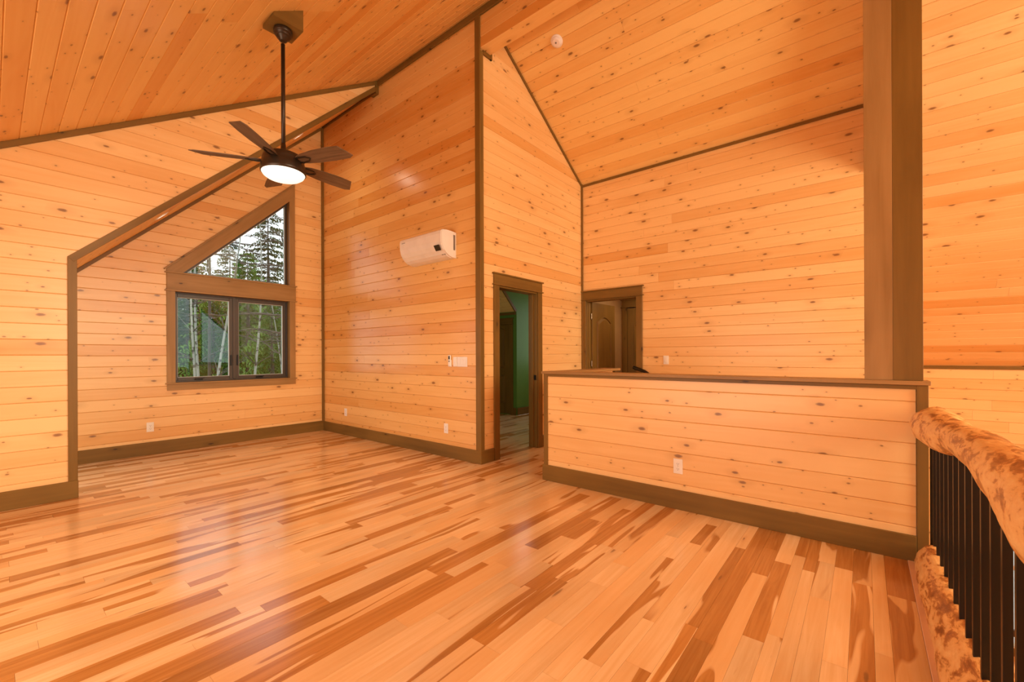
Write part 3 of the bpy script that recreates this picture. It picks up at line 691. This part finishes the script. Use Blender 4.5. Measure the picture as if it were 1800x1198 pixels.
# ------------------------------------------------------------------ ceiling fan
fx,fy=1.432,3.435
fan=tag(empty('ceiling_fan',(fx,fy,3.73)),'dark bronze ceiling fan with five walnut blades and lit frosted bowl','ceiling fan')
blk=[(fx-.105,fy-.102),(fx+.108,fy-.102),(fx+.108,fy+.1),(fx-.105,fy+.1)]
vs=[(a,b,3.73) for a,b in blk]+[(a,b,zshl(a)+.004) for a,b in blk]
reparent(mk('mounting_block',vs,[(3,2,1,0),(4,5,6,7),(0,1,5,4),(1,2,6,5),(2,3,7,6),(3,0,4,7)],STAIN,None,[(v[0]+3,v[1],v[2]) for v in vs]),fan)
c=(fx,fy,0)
reparent(lathe_o('canopy',[(.064,3.7295),(.066,3.722),(.066,3.700),(.062,3.696),(.056,3.695),(.055,3.682),(.051,3.678),(.044,3.677),(.043,3.665),(.030,3.658),(.027,3.645),(.014,3.640)],c,BRONZE),fan)
reparent(lathe_o('downrod',[(.0145,3.62),(.0145,2.80)],c,BRONZE,n=16),fan)
reparent(lathe_o('motor_housing',[(.016,2.86),(.020,2.815),(.030,2.800),(.036,2.785),(.07,2.778),(.128,2.765),(.140,2.752),(.146,2.728),(.146,2.706),(.152,2.700),(.155,2.672),(.158,2.650),(.157,2.632),(.150,2.630)],c,BRONZE,n=48),fan)
reparent(lathe_o('light_bowl',[(.150,2.634),(.1495,2.628),(.140,2.612),(.118,2.596),(.085,2.584),(.045,2.578),(.008,2.576)],c,BOWL,n=48),fan)
def blade():
    # outline in local coordinates, x outwards
    out=[(.135,-.030),(.20,-.052),(.32,-.066),(.45,-.070),(.545,-.062),(.600,.048),(.56,.068),(.44,.070),(.30,.064),(.20,.050),(.135,.030)]
    vs=[(x,y_,h) for h in (.003,-.003) for x,y_ in out]; k=len(out)
    fs=[tuple(range(k)),tuple(reversed(range(k,2*k)))]+[(i,i+k,(i+1)%k+k,(i+1)%k) for i in range(k)]
    return vs,fs
for k in range(5):
    a=math.radians(3.5+72*k); M=Matrix.Translation((fx,fy,2.716))@Matrix.Rotation(a,4,'Z')@Matrix.Rotation(math.radians(-13),4,'X')
    vs,fs=blade(); o=mk('blade',[M@Vector(v) for v in vs],fs,BLADE,None,[(v[0]+k*3.3,v[1]+k,v[2]) for v in vs])
    bm=bmesh.new(); bm.from_mesh(o.data); bmesh.ops.recalc_face_normals(bm,faces=bm.faces); bm.to_mesh(o.data); bm.free()
    reparent(o,fan)
    m=MB(); 
    for s_ in (-1,1):
        for (p,q) in (((.10,s_*.010,-.006),(.17,s_*.030,-.012)),((.17,s_*.030,-.012),(.225,s_*.024,-.010)),((.225,s_*.024,-.010),(.255,0,-.008))):
            p=Vector(p);q=Vector(q); dirv=(q-p); side=Vector((-dirv.y,dirv.x,0)).normalized()
            m.obox(M@p-(M.to_3x3()@side)*.005,M.to_3x3()@dirv,(M.to_3x3()@side)*.010,(M.to_3x3()@Vector((0,0,1)))*.008)
    m.build('blade_iron',BRONZE,o).matrix_parent_inverse=Matrix.Identity(4)
pl=bpy.data.lights.new('fan_lamp','AREA'); pl.shape='DISK'; pl.size=.26; pl.energy=16; pl.color=(1,.86,.62)
po=bpy.data.objects.new('fan_lamp',pl); COL.objects.link(po); po.location=(fx,fy,2.565); po.parent=fan; po.matrix_parent_inverse=Matrix.Translation(-Vector(fan.location))
# ------------------------------------------------------------------ air conditioner
prof=[(0,2.385),(.05,2.388),(.105,2.400),(.150,2.425),(.185,2.460),(.212,2.505),(.225,2.555),(.229,2.640),(.222,2.670),(.200,2.688),(.15,2.694),(.08,2.694),(0,2.688)]
ay0,ay1=3.748,4.536
ac=tag(empty('air_conditioner',(XB,(ay0+ay1)/2,2.385)),'white wall mounted air conditioner high on the orange pine wall','air conditioner')
k=len(prof); vs=[(XB-.0008-d,yy,z) for yy in (ay0,ay1) for d,z in prof]; fs=[tuple(range(k)),tuple(reversed(range(k,2*k)))]+[((i+1)%k,i,i+k,(i+1)%k+k) for i in range(k)]
o=mk('housing',vs,fs,WHITE); 
bm=bmesh.new(); bm.from_mesh(o.data); bmesh.ops.recalc_face_normals(bm,faces=bm.faces)
for f_ in bm.faces: f_.smooth=False
bm.to_mesh(o.data); bm.free(); reparent(o,ac)
# front panel sits just proud of the housing, louvre below
def strip(nm,i0,i1,y0,y1,off,mat):
    seg=prof[i0:i1+1]; vs=[]
    for yy in (y0,y1):
        for j,(d,z) in enumerate(seg):
            a=seg[max(j-1,0)]; b=seg[min(j+1,len(seg)-1)]; tn=Vector((b[0]-a[0],b[1]-a[1])).normalized(); nx,nz=tn.y,-tn.x
            for o_ in (0,off): vs.append((XB-.0008-(d+nx*o_),yy,z+nz*o_))
    q=len(seg); fs=[]
    for j in range(q-1):
        a=2*j; fs+=[(a+1,a+3,2*q+a+3,2*q+a+1),(a,a+1,a+3,a+2),(2*q+a,2*q+a+2,2*q+a+3,2*q+a+1)]
    fs+=[(0,1,2*q+1,2*q),(2*q-2,4*q-2,4*q-1,2*q-1)]
    o=mk(nm,vs,fs,mat); bm=bmesh.new(); bm.from_mesh(o.data); bmesh.ops.recalc_face_normals(bm,faces=bm.faces)
    bm.to_mesh(o.data); bm.free(); return reparent(o,ac)
strip('front_panel',4,9,ay0+.012,ay1-.006,.005,WHITE); strip('louvre',1,3,ay0+.03,ay1-.02,.005,WHITE)
reparent(MB().obox((XB-.205,ay0+.035,2.452),(0,.085,0),(-.037,0,.058),(-.006,0,-.004),bev=.001).build('display',DARKP),ac)
reparent(MB().box(XB-.045,ay0-.003,2.475,XB-.018,ay0+.002,2.655,bev=.001).box(XB-.042,ay0-.005,2.49,XB-.020,ay0-.002,2.51).build('side_grille',SLOTM),ac)
reparent(MB().box(XB-.236,ay1-.115,2.631,XB-.2345,ay1-.045,2.637).build('maker_mark',SLOTM),ac)
reparent(MB().box(XB-.150,ay0+.03,2.412,XB-.135,ay0+.05,2.418).box(XB-.150,ay0+.065,2.412,XB-.135,ay0+.085,2.418).build('indicator_lights',SLOTM),ac)
# ------------------------------------------------------------------ remote, switches, outlets
def wallframe(kind,u,z):
    if kind=='B': return Vector((XB,u,z)),Vector((0,-1,0)),Vector((-1,0,0))
    if kind=='D': return Vector((XD,u,z)),Vector((0,-1,0)),Vector((-1,0,0))
    if kind=='H': return Vector((XH,u,z)),Vector((0,-1,0)),Vector((-1,0,0))
    return Vector((u,YW,z)),Vector((1,0,0)),Vector((0,-1,0))
def pl_box(O,Ux,N,a0,a1,z0,z1,d0,d1,mat,nm,bev=.0015):
    return MB().obox(O+Ux*a0+Vector((0,0,z0))+N*d0,Ux*(a1-a0),Vector((0,0,z1-z0)),N*(d1-d0),bev=bev).build(nm,mat)
def outlet(kind,u,z,label):
    O,Ux,N=wallframe(kind,u,z); e=tag(empty('wall_outlet',O),label,'outlet','white duplex outlets')
    reparent(pl_box(O,Ux,N,-.036,.036,-.059,.059,.0006,.006,WHITE,'cover_plate'),e)
    for s in (-1,1):
        r=reparent(pl_box(O,Ux,N,-.017,.017,s*.020-.014,s*.020+.014,.006,.0085,WHITE,'socket',bev=.004),e)
        for a in (-.0065,.0065): 
            q=pl_box(O,Ux,N,a-.0013,a+.0013,s*.020-.003,s*.020+.006,.0084,.0089,SLOTM,'slot',0); q.parent=r
        q=pl_box(O,Ux,N,-.0025,.0025,s*.020-.011,s*.020-.006,.0084,.0089,SLOTM,'slot',0); q.parent=r
    reparent(pl_box(O,Ux,N,-.002,.002,-.002,.002,.006,.0072,SLOTM,'screw',0),e)
outlet('W',1.280,.345,'white outlet low on the window wall left of the window')
outlet('B',6.254,.352,'small white outlet low on the orange wall near the inner corner')
outlet('B',3.935,.345,'white outlet low on the orange wall near the doorway corner')
outlet('H',1.153,.341,'white outlet low on the face of the half wall')
def switch(kind,u,z,n_,label,w_=None):
    O,Ux,N=wallframe(kind,u,z); e=tag(empty('light_switch',O),label,'light switch')
    w_=w_ or (.036 if n_==1 else .023*n_+.013)
    reparent(pl_box(O,Ux,N,-w_,w_,-.058,.058,.0006,.006,WHITE,'cover_plate'),e)
    for i in range(n_):
        c_=(i-(n_-1)/2)*.046
        reparent(pl_box(O,Ux,N,c_-.017,c_+.017,-.033,.033,.006,.010,WHITE,'rocker',bev=.002),e)
switch('B',3.650,1.156,3,'wide white plate of rocker switches beside the corner trim',.085)
switch('D',2.065,1.158,1,'single white light switch on the far pine wall')
O,Ux,N=wallframe('B',3.768,1.156)
e=tag(empty('fan_control',O),'narrow white fan control left of the switch plate','control')
reparent(pl_box(O,Ux,N,-.034,.030,-.057,.057,.0006,.008,WHITE,'control_body'),e); reparent(pl_box(O,Ux,N,.004,.024,-.048,.048,.008,.016,WHITE,'slider'),e)
O,Ux,N=wallframe('B',3.853,1.166)
e=tag(empty('remote_control',O),'slim white remote control with dark screen in a wall holder','remote control')
reparent(pl_box(O,Ux,N,-.022,.022,-.066,.070,.006,.024,WHITE,'remote_body',bev=.005),e)
reparent(pl_box(O,Ux,N,-.014,.012,.018,.058,.024,.0248,DARKP,'screen',0),e)
reparent(pl_box(O,Ux,N,-.012,.010,-.012,.004,.024,.0255,SLOTM,'buttons',.001),e)
reparent(pl_box(O,Ux,N,-.025,.025,-.070,.010,.0006,.014,WHITE,'wall_holder'),e)
# smoke detector on the right ceiling
P0=Vector((4.165,2.731,zshr(4.165))); Nn=Vector((-SH,0,-1)).normalized()
sm=tag(empty('smoke_detector',P0),'round white smoke detector on the sloping pine ceiling','smoke detector')
Q=Nn.to_track_quat('Z','Y').to_matrix().to_4x4(); Mx=Matrix.Translation(P0)@Q
for nm,pf,mt in (('base_ring',[(.071,.0005),(.071,.012),(.062,.018)],SMOKE),('cover',[(.058,.016),(.055,.032),(.040,.040),(.005,.042)],SMOKE),('test_button',[(.010,.041),(.009,.045),(.002,.046)],SLOTM)):
    vs,fs=lathe(pf,(0,0,0),28); o=mk(nm,[Mx@Vector(v) for v in vs],fs,mt); 
    bm=bmesh.new(); bm.from_mesh(o.data); bmesh.ops.recalc_face_normals(bm,faces=bm.faces); bm.to_mesh(o.data); bm.free(); reparent(o,sm)
# recessed lights in the dormer ceiling
Nc=Vector((.97,0,-1)).normalized()
for (x,y_,lab) in ((1.235,6.13,'lower recessed light in the sloped dormer ceiling'),(2.615,5.83,'upper recessed light in the dormer ceiling behind the fan')):
    P0=Vector((x,y_,zstl(x))); e=tag(empty('recessed_light',P0),lab,'ceiling light','recessed lights in the dormer')
    Mx=Matrix.Translation(P0)@Nc.to_track_quat('Z','Y').to_matrix().to_4x4()
    for nm,pf,mt in (('trim_ring',[(.085,.0005),(.083,.006),(.062,.008),(.060,.002)],WHITE),('lens',[(.060,.0015),(.058,.004),(.003,.005)],LAMP)):
        vs,fs=lathe(pf,(0,0,0),28); o=mk(nm,[Mx@Vector(v) for v in vs],fs,mt)
        bm=bmesh.new(); bm.from_mesh(o.data); bmesh.ops.recalc_face_normals(bm,faces=bm.faces); bm.to_mesh(o.data); bm.free(); reparent(o,e)
    l=bpy.data.lights.new('recessed_lamp','SPOT'); l.energy=14; l.color=(1,.82,.58); l.spot_size=2.4; l.spot_blend=1; l.shadow_soft_size=.05
    lo=bpy.data.objects.new('recessed_lamp',l); COL.objects.link(lo); lo.location=P0+Nc*.02; lo.rotation_euler=(Nc).to_track_quat('-Z','Y').to_euler(); lo.parent=e; lo.matrix_parent_inverse=Matrix.Translation(-P0)
# ------------------------------------------------------------------ outside
GZ=-3.0
tag(MB().box(-40,YW+.4,GZ-.2,60,70,GZ).build('ground',GROUNDM),kind='structure')
tag(MB().box(XE+.4,-40,GZ-.2,60,YW+.39,GZ+.12).build('gravel_yard',GRAVEL),kind='structure')
def px_ray(px,Y):
    u=(px-900)/FPX; d=Fw+Rt*u; return d.x/d.y*Y
def conifer(loc,h,r,name,label,mat,seed,group=None,dens=1.0,z0f=.12):
    rnd=random.Random(seed); e=tag(empty(name,loc),label,'tree',group)
    vs,fs=tube([(0,0,0),(.03,0,h*.4),(0,0.02,h*.8),(0,0,h)],[r*.06+.05,r*.045+.03,.03,.01],7); o=mk('trunk',vs,fs,BARKD,e,smooth=True)
    V=[];F_=[]; z=h*z0f
    while z<h:
        t=(z-h*z0f)/(h*(1-z0f)); L=r*(1-t)**.8*rnd.uniform(.75,1.1)+.15
        for b in range(int(9*dens)):
            a=rnd.uniform(0,6.283); ca,sa=math.cos(a),math.sin(a); Lb=L*rnd.uniform(.45,1.15); nseg=max(5,int(Lb*9))
            for i in range(1,nseg+1):
                q=i/nseg; px_,pz=Lb*q, -.22*Lb*q*q+.05*q
                c_=Vector((ca*px_,sa*px_,z+pz))
                for s in (-1,1):
                    wd=(.07+.11*(1-q))*rnd.uniform(.6,1.4)*min(1.4,.6+r*.3); dn_=rnd.uniform(.03,.16)
                    side=Vector((-sa*s,ca*s,0)); c_=c_+Vector((0,0,rnd.uniform(-.04,.04))); tip=c_+side*wd+Vector((ca,sa,0))*wd*rnd.uniform(.2,.9)+Vector((0,0,-dn_)); k=len(V)
                    V+=[c_,c_+Vector((ca,sa,0))*Lb/nseg*.7+Vector((0,0,.02)),tip]; F_.append((k,k+1,k+2) if s>0 else (k,k+2,k+1))
        z+=h*.012+.10/dens
    f_=mk('foliage',V,F_,mat,e); return e
def copy_tree(src,loc,rz,sc3,label,group):
    c_=src.copy(); COL.objects.link(c_); c_.location=loc; c_.rotation_euler=(0,0,rz); c_.scale=sc3; c_['label']=label; c_['group']=group
    for ch in src.children:
        d=ch.copy(); COL.objects.link(d); d.parent=c_
    return c_
def place(px,Y): return (px_ray(px,Y),Y,GZ)
t1=conifer(place(472,23),12.6,2.5,'spruce_tree','pointed green spruce rising into the sky in the triangular pane',NEED3,1,dens=1.3)
conifer(place(436,19),8.4,2.0,'spruce_tree','bushy young spruce behind the centre mullion of the window',NEED2,2,dens=1.4)
t3=conifer(place(375,19.5),7.0,2.0,'spruce_tree','bright green spruce low in the left casement pane',NEED2,3,dens=1.5)
conifer(place(478,15),5.9,1.9,'spruce_tree','low bright green spruce at the bottom of the right casement',NEED2,4,dens=1.5)
conifer(place(330,21),9.3,2.3,'spruce_tree','dark spruce at the left edge of the window',NEED,5,dens=1.3)
conifer(place(405,25),10.4,2.2,'spruce_tree','grey green spruce standing behind the forked birch',NEED3,6,dens=1.2)
for i,(p_,Y,s) in enumerate(((318,31,.85),(390,31,.8),(455,31,.85),(510,30,.8),(350,37,.95),(420,37,.95),(480,37.5,.95),(325,44,1.05),(385,44,1.05),(450,45,1.05),(510,45,1.0))):
    copy_tree(t3 if i%2 else t1,place(p_,Y),i*1.3,(s*(1.5 if i%2 else 1.1),)*2+(s*(1.55 if i%2 else .9),),'dark conifer standing in the dense back row of the forest','conifers in the back row')
def birch(loc,h,label,seed,lean=0,r=.045):
    rnd=random.Random(seed); e=tag(empty('birch_tree',loc),label,'tree'); path=[]
    for i in range(14):
        t=i/13; path.append((lean*t*h+.12*math.sin(t*5+seed),.1*math.sin(t*4+seed*2),t*h))
    vs,fs=tube(path,[r*(1-.75*i/13) for i in range(14)],8); mk('trunk',vs,fs,BIRCH,e,smooth=True)
    V=[];F_=[]
    for b in range(26):
        i=rnd.randint(4,12); p=Vector(path[i]); a=rnd.uniform(0,6.28); L=rnd.uniform(.5,1.5); pts_=[p]
        for q in range(4): pts_.append(pts_[-1]+Vector((math.cos(a)*L/4,math.sin(a)*L/4,rnd.uniform(.05,.25))))
        v_,f_=tube(pts_,[.014,.011,.008,.005,.002],4,False); k=len(V); V+=v_; F_+=[tuple(j+k for j in q) for q in f_]
    tag(mk('branches',V,F_,BARKD,e),kind='stuff')
birch(place(337,13.5),9.0,'slim white birch trunk left in the left casement pane',1,.012)
birch(place(352,14.2),10.5,'tall straight white birch in the middle of the left casement',2,.0,.047)
birch(place(371,13.0),8.0,'leaning white birch right of the tall straight one',3,.075,.050)
birch(place(446,14.0),8.6,'white birch trunk left of centre in the right casement',4,.01,.052)
birch(place(497,12.5),6.2,'thin curved pale sapling at the right edge of the right casement',5,-.04,.03)
def bare(loc,h,label,seed,r,z0,z1,nb,Lr,droop,name='bare_larch'):
    rnd=random.Random(seed); e=tag(empty(name,loc),label,'tree')
    vs,fs=tube([(0,0,0),(.05,0,h*.5),(0,0,h)],[r,r*.75,r*.25],9); mk('trunk',vs,fs,BARKD,e,smooth=True)
    V=[];F_=[]
    def tw(p,a,L,rad,lv):
        pts_=[p]; n_=6
        for q in range(n_):
            a+=rnd.uniform(-.25,.25); pts_.append(pts_[-1]+Vector((math.cos(a)*L/n_,math.sin(a)*L/n_,rnd.uniform(-.09,.07)*L/n_*4+droop*L/n_)))
        v_,f_=tube(pts_,[rad*(1-q/(n_+1)) for q in range(n_+1)],4,False); k=len(V); V.extend(v_); F_.extend([tuple(j+k for j in q) for q in f_])
        if lv<2:
            for _ in range(6 if lv==0 else 3): tw(pts_[rnd.randint(1,n_-1)],a+rnd.choice((-1,1))*rnd.uniform(.4,1.1),L*rnd.uniform(.25,.5),rad*.45,lv+1)
    for b in range(nb): tw(Vector((0,0,rnd.uniform(z0,z1)*h)),rnd.uniform(0,6.28),rnd.uniform(*Lr),.028,0)
    tag(mk('branches',V,F_,BARKD,e),kind='stuff')
bare(place(366,15.5),13.0,'dark bare larch with drooping branches in the triangular pane',7,.05,.45,.95,30,(.9,2.1),-.12)
bare(place(508,12.0),10.0,'bare branched tree reaching in from the right of the triangular pane',8,.10,.42,.95,22,(1.2,2.4),.05)
bpy.context.view_layer.update()
